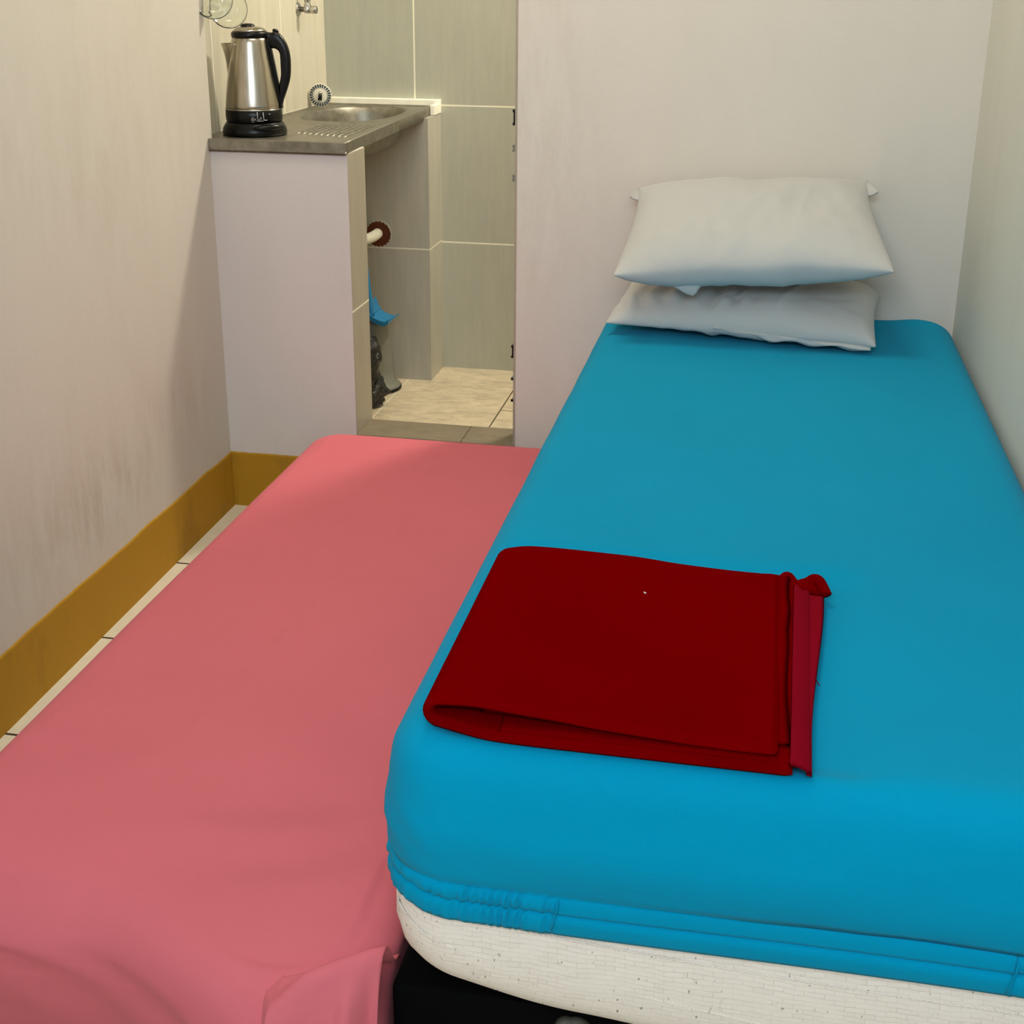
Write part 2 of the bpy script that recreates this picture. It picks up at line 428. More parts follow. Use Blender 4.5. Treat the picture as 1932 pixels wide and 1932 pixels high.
def mattress_white():
    prof = [(.10, .266), (.05, .266), (.03, .266), (.016, .269), (.006, .277), (.000, .288), (-.003, .300), (-.005, .325), (-.005, .36), (-.003, .385), (.006, .41), (.008, .45), (.014, .50), (.026, .525), (.04, .538), (.07, .543), (.2, .544), (.36, .544)]
    rings = []
    rcs = [.075, .06, .07, .07]
    for ins, z in prof:
        ring = []
        for (x, y) in outline(BX0 + .004, BX1 - .004, BY0 + .008, BY1 - .008, rcs, ins, (60, 90), 14):
            zz = z
            if z < .34:
                lip = sstep(-1.74, -1.80, y)
                zb = .266 - .014 * sstep(-.16, .05, x) + .030 * (1 - sstep(-.33, -.13, x))
                if ins <= .018: zz = z + (zb - .266) * lip * (1 - sstep(.30, .35, z))
                elif ins <= .03: zz = z + (max(zb - .266, .0)) * lip
                if x < BX0 + .09 and y > -1.78: zz += .012 * (1 - sstep(.28, .33, z)) * (1 - sstep(BX0, BX0 + .09, x))
            # quilting
            if .31 < z < .44: y = y - .0015 * math.sin(z * 260) * sstep(-1.7, -1.8, y)
            ring.append((x, y, zz))
        rings.append(ring)
    m = MB().loft(rings, True, True)
    o = m.build('mattress', M['ticking'], None, True)
    thing(o, 'thick off-white knitted mattress showing below the turquoise sheet', 'mattress')
    # zigzag quilting seams that wander along the front
    for pts in ([(-.30, .384), (-.285, .3807), (-.153, .3735), (-.024, .3665), (.125, .3625), (.283, .3608), (.38, .360)],
                [(-.322, .3625), (-.3164, .3594), (-.2326, .338), (-.1256, .3245), (-.021, .3125), (.10, .302), (.38, .292)]):
        P = spline([(a, 0, b) for a, b in pts], 300); q = []
        for k, p in enumerate(P):
            x = p[0]; yy = BY0 + .0035 + (.0 if x > -.27 else (.075 - math.sqrt(max(.075 ** 2 - (x + .259) ** 2, 0))))
            q.append((x, yy, p[2] + (.0011 if k % 2 else -.0011)))
        MB().tube(q, .0010, 6).build('quilting_seam', M['ticking'], o, True)
    return o
mattress_white()

def sheet_blue():
    R = .048; ZT = .572
    side = []
    # from hem (inside turn) up the side
    side += [(-.0008, .388, 'h'), (-.0012, .3845, 'h'), (-.0035, .384, 'h'), (-.0055, .389, 'h'), (-.006, .398, 'h'), (-.0050, .4045, 'h'), (-.0030, .4062, 'h'), (-.0008, .4075, 'h'), (-.0008, .4083, 'h'), (-.0040, .4095, 'h'), (-.0060, .4125, 'h'), (-.0062, .418, 'h'), (-.0054, .4225, 'h'), (-.0030, .4248, 'h'), (-.0018, .4262, 'h')]
    for z, i in ((.43, -.0045), (.438, -.0060), (.447, -.0068), (.457, -.0072), (.468, -.0070), (.48, -.0060), (.492, -.0045), (.503, -.0028), (.512, -.0016), (.519, -.0006)): side.append((i, z, 's'))
    for k in range(1, 10):
        a = PI / 2 * k / 9; side.append((R - R * math.cos(a), ZT - R + R * math.sin(a), 't'))
    W = (BX1 - BX0) / 2
    for k in range(1, 44):
        side.append((R + (W - R - .003) * k / 43, ZT, 't'))
    rings = []
    for ins, z, kind in side:
        ring = []
        for j, (x, y) in enumerate(outline(BX0, BX1, BY0, BY1, RC, ins, (420, 300), 26)):
            cxo, cyo = (BX0 + BX1) / 2, (BY0 + BY1) / 2
            zz = z; nx = ny = 0
            # outward direction, approx.
            if y < BY0 + .09: ny = -sstep(BY0 + .09, BY0 + .0, y)
            if x < BX0 + .09: nx = -sstep(BX0 + .09, BX0 + .0, x)
            front = ny < -.2
            if kind == 'h':
                # elastic gathers run from the left corner to x=-.155, and again on the far right
                g = 1.0 if (x < -.155 or x > .265) else .0
                if not front: g = .8
                s_ = x * 1.0 - y * 1.0
                amp = .0015 * g * (nz(s_ * 190, z * 14, 5) * 2 + .9 * math.sin(s_ * 620 + 3 * math.sin(s_ * 70))) * (1 if .386 < z < .425 else .3)
                amp += .0007 * g * nz(s_ * 300, z * 300, 2)
                if g == 0: amp += .0022 * gauss(z - .405, .006) - .0015 * gauss(z - .418, .004)
                x += nx * amp; y += ny * amp
                if front:
                    zz += .0015 * math.sin(x * 9) + .004 * sstep(-.25, -.33, x)
                    zz += .0045 * sstep(-.155, .1, x) * (1 if z > .40 else 0) * (z - .40) / .03
            elif kind == 's':
                w = .0028 * nz(x * 5, y * 5, z * 9) + .0016 * nz(x * 14, y * 14, z * 40)
                if front:
                    w += -.004 * gauss(z - .435 + .01 * sstep(.0, .35, x), .008) * sstep(-.15, .2, x)
                    w += .006 * gauss(x + .02, .25) * gauss(z - .48, .04)
                    # pulled diagonal tucks at the left corner
                    w += .0014 * math.sin((z - .3 * (x + .33)) * 420) * gauss(x + .315, .05) * gauss(z - .46, .05)
                x += nx * w; y += ny * w
            if kind == 't':
                u = 1 - abs((x - cxo) / W)
                k = sstep(0, .12, ins - R)
                zz += k * (.004 * nz(x * 3, y * 2.2, 1) + .0016 * nz(x * 9, y * 6, 5))
                # sleeping hollow and blanket weight
                zz -= k * .006 * gauss(x - .04, .25) * gauss(y + .9, .55)
                zz -= sstep(0, .03, ins - .025) * .0085 * sstep(-.335, -.29, x) * (1 - sstep(.10, .16, x)) * sstep(-1.84, -1.80, y) * (1 - sstep(-1.39, -1.32, y))
                # fold creases left by ironing
                zz += k * .0009 * gauss(y + .36 + .02 * nz(x * 4, 0), .005) + k * .0007 * gauss(x - .02, .006) * sstep(-1.1, -.9, y) * (1 - sstep(-.5, -.3, y))
                zz += .006 * gauss(x - .325, .04) * gauss(y + .03, .04)
                if ins < R: 
                    w = .002 * nz(x * 6, y * 6, 7)
                    x += nx * w; y += ny * w
            ring.append((x, y, zz))
        rings.append(ring)
    o = MB().loft(rings, False, False).zipcap(rings[-1], 420).build('fitted_sheet', M['blue'], None, True)
    thing(o, 'turquoise blue fitted sheet stretched over the higher bed beside the right wall', 'bed sheet')
    # stitched end of the elastic casing
    for xs in (-.1535, .2650):
        tb = MB().tube([(xs - .003, -1.8365, .392), (xs - .001, -1.8385, .402), (xs, -1.8355, .408), (xs + .002, -1.8385, .416), (xs + .003, -1.8365, .4275)], .0009, 6)
        tb.build('hem_stitching', M['blue'], o, True)
    return o
sheet_blue()

def flap(name, pts, parent, th=.0025):
    """small curled piece of cloth: grid of points with thickness"""
    n = len(pts); m = len(pts[0]); v = []; f = []
    P = [[Vector(p) for p in r] for r in pts]
    for s in (0, 1):
        for i in range(n):
            for j in range(m):
                d1 = P[min(i + 1, n - 1)][j] - P[max(i - 1, 0)][j]; d2 = P[i][min(j + 1, m - 1)] - P[i][max(j - 1, 0)]
                nn = d1.cross(d2); nn = nn.normalized() if nn.length > 1e-9 else Vector((0, 0, 1))
                v.append(P[i][j] + nn * th * s)
    for s in (0, 1):
        for i in range(n - 1):
            for j in range(m - 1):
                a = s * n * m + i * m + j; f.append((a, a + 1, a + m + 1, a + m))
    bd = [(0, j) for j in range(m)] + [(i, m - 1) for i in range(1, n)] + [(n - 1, j) for j in range(m - 2, -1, -1)] + [(i, 0) for i in range(n - 2, 0, -1)]
    for k in range(len(bd)):
        a = bd[k][0] * m + bd[k][1]; b2 = bd[(k + 1) % len(bd)]; b_ = b2[0] * m + b2[1]
        f.append((a, b_, n * m + b_, n * m + a))
    return build(name, v, f, M['pillow'], parent)


# --- pink low mattress with its sheet
def sheet_pink():
    X0, X1, Y0, Y1 = -1.006, -.3425, -1.835, -.092
    R = .05; ZT = .257
    W = (X1 - X0) / 2
    prof = [(.034, .012), (.028, .03), (.020, .06), (.013, .09), (.007, .12), (.003, .15), (.001, .175), (0, .19), (0, ZT - R)]
    for k in range(1, 10):
        a = PI / 2 * k / 9; prof.append((R - R * math.cos(a), ZT - R + R * math.sin(a)))
    for k in range(1, 60): prof.append((R + (W - R - .004) * k / 59, ZT))
    rings = []
    for ins, z in prof:
        t_ = sstep(.08, .225, z)
        # loose corner cloth is squarer and further out low down, tight and round on top
        rc = [.06 + .08 * t_, .03 + .10 * t_, .05, .085]
        ring = []
        for (x, y) in outline(X0, X1, Y0, Y1, rc, ins, (90, 150), 16):
            zz = z
            if z < .19: x += ins * sstep(-.67, -.45, x)
            low = 1 - sstep(.20, .235, z)
            k = sstep(0, .1, ins - R)
            d = y - Y0
            # foot edge is softly rolled: the top falls away before the face
            if z > .15: zz -= (.030 * gauss(d, .06) * sstep(-.55, -.95, x) + .014 * gauss(d, .10)) * sstep(.15, .25, z)
            if ins > R:
                zz += .004 * nz(x * 3.2, y * 2.6, 4) + .0022 * nz(x * 9, y * 7, 8) * (1 + sstep(-1.0, -1.6, y))
                # long crease in the cloth
                dx = x + .735 - .10 * (y + 1.3); zz += .0020 * gauss(dx, .007) * sstep(-1.6, -1.35, y) * (1 - sstep(-1.05, -.8, y))
                zz += .0012 * gauss(y + .86 - .03 * x, .006) * gauss(x + .70, .16)
                # soft folds near the foot
                q = (y + 1.62) - .55 * (x + .55)
                zz += .0045 * math.sin(q * 46) * gauss(q, .09) * gauss(x + .52, .16)
            # front face folds
            if y < Y0 + .07 and z < .235:
                f_ = sstep(Y0 + .07, Y0, y)
                w = .006 * nz(x * 6, z * 7, 2) + .007 * math.sin((x * .55 + z) * 60 + 2) * sstep(.0, .16, z) * (1 - sstep(.17, .235, z)) * .7
                # puffed flap at the corner next to the bed
                w += .028 * gauss(x + .395, .085) * low * (.4 + .6 * sstep(.0, .16, z))
                w -= .010 * gauss(x + .365, .012) * low + .006 * gauss(x + .46, .02) * low * math.sin(z * 30)
                y -= f_ * w
                if low > 0: zz += 0.
            y += .085 * sstep(-.46, -.74, x) * sstep(-1.3, -1.74, y) * (1 if z > .15 else 1)
            if x > X1 - .006: x = X1 - .006 if z > .1 else x
            x = min(x, X1 + .004)
            # left side slightly wavy
            if x < X0 + .06 and z < .235: x -= .003 * nz(y * 5, z * 8, 6)
            if x < X0 + .12: x += .006 * nz(y * 1.7, 3, 2)
            ring.append((x, y, zz))
        rings.append(ring)
    o = MB().loft(rings, True, False).zipcap(rings[-1], 90).build('fitted_sheet', M['pink'], None, True)
    RG = [(-0.4977, -1.838, 0.2504) ,(-0.4774, -1.842, 0.2488) ,(-0.457, -1.845, 0.2491) ,(-0.4466, -1.838, 0.2543) ,(-0.4206, -1.822, 0.2784) ,(-0.3926, -1.808, 0.2889) ,(-0.3599, -1.792, 0.2974) ,(-0.3409, -1.78, 0.2967)]
    ridge = spline(RG, 44); g = []
    for a, p in enumerate(ridge):
        u = a / 44; row = []
        h = sstep(0, .35, u)                       # ridge height above the mattress grows to the right
        for b in range(31):
            e0 = 1 - sstep(0, .42, u)
            if b < 9:                              # hollow behind the ridge, down to the mattress top
                t = b / 8; yy = p[1] + .05 * (1 - t) ** 1.0; zz = .249 - .004 * u + (p[2] - .249) * sstep(.15, 1, t) ** 1.3; xx = p[0] + .0
                if b == 0: zz -= .004
            else:
                t = (b - 8) / 22
                puff = math.sin(PI * min(t * 1.1, 1)) * (.022 + .012 * u)
                yy = p[1] - .004 - puff - .03 * t; zz = p[2] + (.02 - p[2]) * t ** 1.15
                xx = p[0] - .004 * t * u
                # vertical fold near the bed
                yy -= .012 * gauss(p[0] + .372 - .012 * t, .008) * sstep(.08, .25, t) - .012 * gauss(p[0] + .352 - .014 * t, .008) * sstep(.05, .3, t)
                yy += .006 * gauss(p[0] + .415, .012) * sstep(.15, .3, t)
                yy -= .004 * nz(xx * 18, zz * 14, 3)
                if u < .12: yy += (1 - u / .12) * (puff * .9)
            yy += .075 * e0; zz -= .020 * e0
            xx = min(xx, -.3400)
            row.append((xx, yy, zz))
        g.append(row)
    fo = flap('corner_fold', g, o, .002); fo.data.materials[0] = M['pink']
    fo['label'] = 'puffed, folded corner of the sheet'
    thing(o, 'pink fitted sheet pulled over the low pull-out mattress on the floor', 'bed sheet')
    return o
sheet_pink()

# ------------------------------------------------------------------ pillows
def pillow(name, a, b, ht, hb, loc, rot, seed, pinch=(.05, .07), fold=0, label='', pu=2.6, pr=2.6, taper=0.):
    NU, NV = 110, 80
    v = []; idx = {}
    def pt(u, w, sgn):
        e = ((1 - abs(u) ** (pr if u > 0 else pu)) * (1 - abs(w) ** (2.6 if sgn > 0 else 8)))
        e = max(e, 0) ** .52
        x = a * u * (1 - pinch[0] * math.cos(PI / 2 * w)); y = b * w * (1 - pinch[1] * math.cos(PI / 2 * u))
        h = (ht if sgn > 0 else hb) * e
        z = sgn * h
        # radiating tucks from the corners and edge puckers
        ew = (abs(w) ** 6 + abs(u) ** 8)
        z += sgn * e * .010 * nz(u * 2.2 + seed, w * 1.8, seed)
        z += .0035 * math.sin(u * 34 + 4 * nz(u * 3, w * 2, seed)) * gauss(w + .55, .25) * fold * 1.6 * e ** .4 * (1 - sstep(-.1, .3, u))
        z += .003 * nz(u * 9 + seed, w * 5, seed + 3) * e
        r = u - w * .25
        z += sgn * fold * .006 * gauss(r - .42 + .05 * w, .018) * (1 - sstep(.2, .7, w)) * e
        z += sgn * fold * .005 * gauss(r - .2 - .2 * w, .03) * (1 - sstep(-.1, .4, w)) * e
        x *= 1 - taper * sstep(-1, 1, w)
        y += .004 * nz(u * 3.5, seed * 3.1, 1) * abs(w) ** 4
        z += .006 * nz(u * 2.5, seed * 2, w) * ew
        return (x, y, z)
    top = [[None] * (NV + 1) for _ in range(NU + 1)]; bot = [[None] * (NV + 1) for _ in range(NU + 1)]
    cu = lambda t: math.sin(t * PI / 2) * .55 + t * .45
    for i in range(NU + 1):
        for j in range(NV + 1):
            u = cu(2 * i / NU - 1); w = cu(2 * j / NV - 1)
            top[i][j] = len(v); v.append(pt(u, w, 1))
            if i in (0, NU) or j in (0, NV): bot[i][j] = top[i][j]
            else: bot[i][j] = len(v); v.append(pt(u, w, -1))
    f = []
    for i in range(NU):
        for j in range(NV):
            f.append((top[i][j], top[i + 1][j], top[i + 1][j + 1], top[i][j + 1]))
            f.append((bot[i][j], bot[i][j + 1], bot[i + 1][j + 1], bot[i + 1][j]))
    o = build(name, v, f, M['pillow'])
    o.location = loc; o.rotation_euler = [math.radians(q) for q in rot]
    thing(o, label, 'pillow', None)
    return o
lo = pillow('pillow', .266, .150, .062, .020, (-.030, -.165, .6115), (5, 1.0, -4.5), 3.3, (.03, .04), 1, pr=9,
            label=
            'lower white pillow of the stack, lying on the turquoise sheet with a wrinkled hem')
up = pillow('pillow', .264, .176, .062, .054, (-.030, -.193, .782), (20, -3.2, 1.5), 7.7, (.035, .045), .25, pu=3.2, pr=3.2, taper=.10,
            label=
            'upper white pillow, plump and smooth, leaning on the wall atop the other')
# curled corner of the case hanging at the upper pillow's front left
def pf(parent, P): return [[p for p in r] for r in P]
fl = []
for i in range(9):
    t = i / 8; row = []
    for j in range(9):
        q = j / 8; w_ = (1 - t) ** .9
        x = -.112 + (-.075 + .105 * q) * w_ - (0) * t; y = -.150 - .010 * t - .004 * math.sin(q * PI) * w_; z = -.010 - .046 * t + .006 * math.sin(q * PI) * (1 - t)
        row.append((x, y, z))
    fl.append(row)
flap('pillowcase_corner', fl, up)
# folded ears of the case at the back corners
for sx in (-1, 1):
    g = []
    for i in range(12):
        t = i / 11; row = []
        for j in range(12):
            q = j / 11; a = q * 2.6
            rr = .013 * (1 - .3 * t)
            x = sx * (.222 + .026 * q + rr * math.sin(a) * .8 - .006 * t); y = .120 + .040 * t; z = .004 + rr * (1 - math.cos(a)) - .016 * q + (.016 if sx > 0 else -.004) * t * (1 - q)
            row.append((x, y, z))
        g.append(row)
    flap('pillowcase_ear', g, up, .003)
# doubled open hem of the lower pillowcase
g = []
for i in range(60):
    t = i / 59; row = []
    for j in range(9):
        s = j / 8
        x = -.05 + .306 * t; y = -.1405 - .010 * math.sin(s * PI) * (.4 + .6 * t) - .004 * nz(t * 9, s * 3, 2)
        z = .002 - .015 * s * sstep(0, .4, t) + .003 * math.sin(t * 24 + s * 2) * s - .006 * t
        row.append((x, y, z))
    g.append(row)
flap('pillowcase_hem', g, lo, .003)['label'] = 'doubled, crumpled open hem'

# ------------------------------------------------------------------ folded blanket
def blanket():
    root = empty('folded_blanket', (-.11, -1.59, .571))
    thing(root, 'dark red fleece blanket folded into a rectangle on the turquoise sheet', 'blanket')
    Z0 = .5685
    def sag(x, y):  # follow the rounded mattress edge under the fold
        return 0.
    def body(name, xs, th, y0f, y1f, mat, zf, NX=220, NY=70, endround=True):
        # closed slab sheet following zf(x,y), thickness th
        v = []; f = []
        for s in (0, 1):
            for i in range(NX + 1):
                for j in range(NY + 1):
                    t = i / NX; q = j / NY
                    x, z, nxn, nzn = xs(t, q)
                    ya, yb = y0f(t), y1f(t); y = ya + (yb - ya) * q
                    e = 1.
                    ed = min(min(q, 1 - q) * abs(yb - ya), .006) / .006; e = math.sqrt(max(0, 1 - (1 - ed) ** 2)) if ed < 1 else 1
                    ex = min(min(t, 1 - t) * .6, .006) / .006; e *= (math.sqrt(max(0, 1 - (1 - ex) ** 2)) if ex < 1 else 1)
                    d = (s - .5) * th * e
                    zz = z + nzn * d; xx = x + nxn * d
                    v.append((xx, y, zz + zf(xx, y, t)))
        n = (NX + 1) * (NY + 1)
        for s in (0, 1):
            for i in range(NX):
                for j in range(NY):
                    a = s * n + i * (NY + 1) + j; f.append((a, a + NY + 1, a + NY + 2, a + 1))
        for i in range(NX):
            for j in (0, NY):
                a = i * (NY + 1) + j; f.append((a, a + NY + 1, a + n + NY + 1, a + n))
        for j in range(NY):
            for i in (0, NX):
                a = i * (NY + 1) + j; f.append((a, a + 1, a + n + 1, a + n))
        return rel(build(name, v, f, mat), root)
    # path: bottom layer from the right edge to the left fold, round it, back on top to x=.047
    def path(xr_b, xr_t, xl, zb, zt_l, zt_r):
        r = (zt_l - zb) / 2
        L1 = xr_b - (xl + r); L2 = PI * r; L3 = xr_t - (xl + r); L = L1 + L2 + L3
        def fn(t, q):
            s = t * L
            if s < L1: return xr_b - s, zb, 0, -1
            if s < L1 + L2:
                a = (s - L1) / r; return xl + r - r * math.sin(a), zb + r - r * math.cos(a), -math.sin(a), -math.cos(a)
            d = s - L1 - L2; k = d / L3
            return xl + r + d, zt_l + (zt_r - zt_l) * sstep(0, .75, k), 0, 1
        return fn
    def zf(x, y, t):
        fb = sstep(-1.60, -1.78, y) * gauss(x + .27, .10) * .006    # fold opens toward the front
        w = .0035 * nz(x * 5, y * 5, 3) + .002 * nz(x * 14, y * 12, 6)
        top = sstep(.50, .60, t)
        return (w + fb) * top + top * (-.010 * gauss(x + .13, .06) * gauss(y + 1.60, .05) * .35)
    # outer fold: thick fleece
    def y0f(t):
        # front edge of lower leaf lies further out than the top leaf
        return -1.806 * (1 - sstep(.40, .60, t)) + (-1.790) * sstep(.40, .60, t) - .009 * sstep(.7, 1., t) + .010 * gauss(t - .5, .07)
    def y1f(t):
        return -1.412 - .006 * sstep(.4, .6, t) + .014 * gauss(t - .72, .12) - .012 * gauss(t - .515, .03) + .006 * gauss(t - .58, .06)
    body('fleece', path(.058, .0435, -.290, Z0 + .007, Z0 + .0275, Z0 + .0215), .0115, y0f, y1f, M['red'], zf)
    # inner leaves that stick out on the right
    def leaf(xl, xr, z, th, ya, yb, wob, name='inner_leaf', mat=None):
        fn = lambda t, q: (xl + (xr - xl) * t + (.003 * q + wob * .0018 * nz(q * 5, 1.3 * wob, t)) * t, z, 0, 1)
        return body(name, fn, th, lambda t: ya, lambda t: yb + .004 * nz(t * 14, z * 90, 1), mat or M['red'], lambda x, y, t: .0014 * nz(x * 25, y * 8, z * 60), 40, 60)
    leaf(-.22, .066, Z0 + .0115, .008, -1.800, -1.408, 1)
    leaf(-.24, .0545, Z0 + .0180, .006, -1.775, -1.404, 2)
    # bound edge
    def bind(t, q):
        return .0545 + .006 * q + .0195 * t, Z0 + .0165 - .008 * t ** 1.6, 0, 1
    bo = body('binding', bind, .0045, lambda t: -1.805, lambda t: -1.425 + .004 * math.sin(t * 9), M['red_binding'], lambda x, y, t: .001 * nz(x * 30, y * 9, 4), 16, 70)
    bo['label'] = 'lighter crimson woven binding strip'
    def bind2(t, q):
        return .0700 + .006 * q + (.0055 + .015 * sstep(.15, 1., q)) * t, Z0 + .0068 - .0012 * t, 0, 1
    body('binding_underside', bind2, .0075, lambda t: -1.804, lambda t: -1.428, M['red_binding'], lambda x, y, t: 0, 8, 60)
    # rumpled end of the leaves
    g = MB()
    pts = [(.046, -1.409, Z0 + .008), (.053, -1.403, Z0 + .016), (.064, -1.410, Z0 + .010), (.076, -1.407, Z0 + .011), (.086, -1.402, Z0 + .015), (.095, -1.412, Z0 + .011), (.098, -1.424, Z0 + .006)]
    g.tube([tuple(p) for p in spline(pts, 48)], [.0050 + .0015 * nz(k * .11, 4) for k in range(48)] + [.002], 14, flat=1.5)
    g.tube([(.050, -1.418, Z0 + .010), (.066, -1.420, Z0 + .0115), (.082, -1.418, Z0 + .010), (.093, -1.424, Z0 + .006)], [.006, .0055, .006, .003], 12, flat=1.6)
    rel(g.build('rumpled_edge', M['red'], None, True), root)
    rel(MB().tube([tuple(p) for p in spline([(.0835, -1.585, Z0 + .005), (.0845, -1.605, Z0 + .0035), (.0835, -1.62, Z0 + .003), (.0865, -1.632, Z0 + .0035)], 12)], .0005, 6).build('loose_thread', M['red'], None, True), root)
    z = Z0 + .0365
    rel(MB().tube([(-.1075, -1.5145, z - .003), (-.1050, -1.5185, z - .002)], .0008, 6).build('lint', M['lint'], None, True), root)
    return root
blanket()

# ------------------------------------------------------------------ sink unit
def sink():
    root = empty('sink', (-1.12, .45, .879))
    thing(root, 'stainless steel sink with ridged drainer on the low partition wall', 'sink')
    ZT = .9033
    # top sheet with an oval hole: rings between rectangle and oval
    xr0, xr1 = -.9405, -.970       # right edge, front and back
    xl = KX + .001; y0, y1 = -.006, .911
    cx, cy, ra, rb = -1.128, .650, .125, .212
    N = 144
    def rect(a):
        # ray from the oval centre to the outer border
        dx, dy = math.cos(a), math.sin(a); best = 9
        for (nx, ny, c) in ((-1, 0, -xl), (0, -1, -y0), (0, 1, y1)):
            d = nx * dx + ny * dy
            if d > 1e-9:
                t = (c - (nx * cx + ny * cy)) / d; best = min(best, t)
        # slanted right edge: x = xr0+(xr1-xr0)*(y-y0)/(y1-y0)
        k = (xr1 - xr0) / (y1 - y0); d = dx - k * dy
        if d > 1e-9: best = min(best, (xr0 + k * (cy - y0) - cx) / d)
        return cx + dx * best, cy + dy * best
    # angles including the exact corners
    ang = set(2 * PI * i / N for i in range(N))
    for (px, py) in ((xl, y0), (xr0, y0), (xr1, y1), (xl, y1)): ang.add(math.atan2(py - cy, px - cx) % (2 * PI))
    ang = sorted(ang); n = len(ang)
    def sup(a, ra_, rb_, p=2.6):
        c, s = math.cos(a), math.sin(a); r = (abs(c / ra_) ** p + abs(s / rb_) ** p) ** (-1 / p); return cx + r * c, cy + r * s
    rings = []
    E = [rect(a) for a in ang]
    zin = .0035                                     # dished deck behind a raised rim
    rings.append([(x, y, .875) for x, y in E])      # outer turned-down edge
    rings.append([(x, y, ZT - .002) for x, y in E])
    def lerp(f): return [(x + (cx - x) * f, y + (cy - y) * f) for x, y in E]
    def insetxy(d):
        out = []
        for x, y in E:
            xe = xr0 + (xr1 - xr0) * (y - y0) / (y1 - y0)
            out.append((min(max(x, xl + d), xe - d), min(max(y, y0 + d), y1 - d)))
        return out
    rings.append([(x, y, ZT) for x, y in insetxy(.002)])
    rings.append([(x, y, ZT) for x, y in insetxy(.010)])
    rings.append([(x, y, ZT - zin) for x, y in insetxy(.016)])
    O = [sup(a, ra + .012, rb + .012) for a in ang]; I = insetxy(.016)
    for k in (.25, .5, .75, 1.):
        rings.append([(i[0] + (o[0] - i[0]) * k, i[1] + (o[1] - i[1]) * k, ZT - zin + .001 * (k == 1.)) for i, o in zip(I, O)])
    for (d, z) in ((.006, ZT - .0015), (.001, ZT - .0025), (-.003, ZT - .008), (-.007, ZT - .025), (-.010, ZT - .05), (-.016, ZT - .075), (-.030, ZT - .092), (-.055, ZT - .099), (-.085, ZT - .101), (-.105, ZT - .103)):
        rings.append([(*sup(a, ra + d, rb + d), z) for a in ang])
    top = MB().loft(rings, False, True)
    o = top.build('basin_top', M['sink'], None, True)
    m = o.modifiers.new('edge', 'EDGE_SPLIT'); m.split_angle = math.radians(50)
    s = o.modifiers.new('thick', 'SOLIDIFY'); s.thickness = .0012; s.offset = -1
    rel(o, root)
    # underside apron with a joint, seen from the doorway
    ap = MB()
    ap.add([(-.9395, -.006, .876), (-.9695, .78, .876), (-.9695, .78, .9025), (-.9395, -.006, .9025), (-.9375, -.006, .876), (-.9675, .78, .876), (-.9675, .78, .9025), (-.9375, -.006, .9025)],
           [(0, 1, 2, 3), (4, 7, 6, 5), (0, 4, 5, 1), (3, 2, 6, 7), (0, 3, 7, 4), (1, 5, 6, 2)])
    rel(ap.build('apron', M['sink']), root)
    ap = MB().box(KX + .001, -.9375, -.0085, -.0060, .8795, .9025); rel(ap.build('apron', M['sink']), root)
    rel(MB().tube([(-.9415, -.0075, .882), (-.9385, -.0085, .880), (-.9365, -.0045, .882)], [.002, .003, .002], 8).build('corner_cap', M['chrome'], None, True), root)
    # drainer ridges
    for k in range(9):
        x = -1.118 + k * .0165; ys = .165 - .006 * k; ye = .405 + .002 * k
        pts = [(x, ys, ZT - .0070), (x, ys + .03, ZT - .0034), (x - .003, ye - .03, ZT - .0034), (x - .003, ye, ZT - .0070)]
        sub(MB().tube(pts, .0034, 8, flat=1.1).build('drainer_ridge', M['sink'], None, True), o)
    sub(MB().lathe([(.026, 0), (.030, .001), (.030, .003), (.022, .0035), (.020, 0.001)], (cx, cy, ZT - .1035), 28).build('drain', M['chrome'], None, True), o)
    return root
sink()

# basket strainer propped against the tiles
def strainer():
    root = empty('sink_strainer', (-1.2705, .772, .9033))
    thing(root, 'round slotted metal sink strainer propped upright behind the basin', 'sink strainer')
    ax = Vector((.30, -.95, .10)).normalized(); c = Vector((-1.266, .778, .9355))
    m = MB()
    m.lathe([(.0005, .0035), (.020, .004), (.0215, .0035), (.0285, .0035), (.0315, .002), (.032, .0), (.030, -.003), (.021, -.003), (.019, -.006), (.018, -.016), (.0005, -.018)], c, 64, ax)
    rel(m.build('flange', M['white_plastic'], None, True), root)['label'] = 'bright polished flange'
    q = Vector((0, 0, 1)).rotation_difference(ax)
    s = MB()
    for k in range(24):
        a = 2 * PI * k / 24; d = Vector((math.cos(a), math.sin(a), 0)); e = Vector((-math.sin(a), math.cos(a), 0))
        P = []
        for (r, w) in ((.0200, .0010), (.0300, .0027)):
            for sg in (-1, 1): P.append((r, w * sg))
        v = [c + q @ (d * r + e * w + Vector((0, 0, zz))) for zz in (.0030, .0050) for (r, w) in P]
        s.add(v, [(0, 1, 3, 2), (4, 6, 7, 5), (0, 2, 6, 4), (1, 5, 7, 3), (0, 4, 5, 1), (2, 3, 7, 6)])
    rel(s.build('slots', M['black_gloss']), root)
    stem = rel(MB().tube([c + ax * .004 + Vector((0, 0, .004)), c + ax * .010 + Vector((0, 0, -.002)), c + ax * .012 + Vector((-.002, 0, -.014))], [.0055, .0050, .0062], 12).build('stem', M['black_gloss'], None, True), root)
    sub(MB().lathe([(.0005, .004), (.004, .003), (.0055, .001), (.005, -.002)], c + ax * .008 + Vector((.0, 0, .006)), 20, ax).build('knob', M['chrome'], None, True), stem)
strainer()

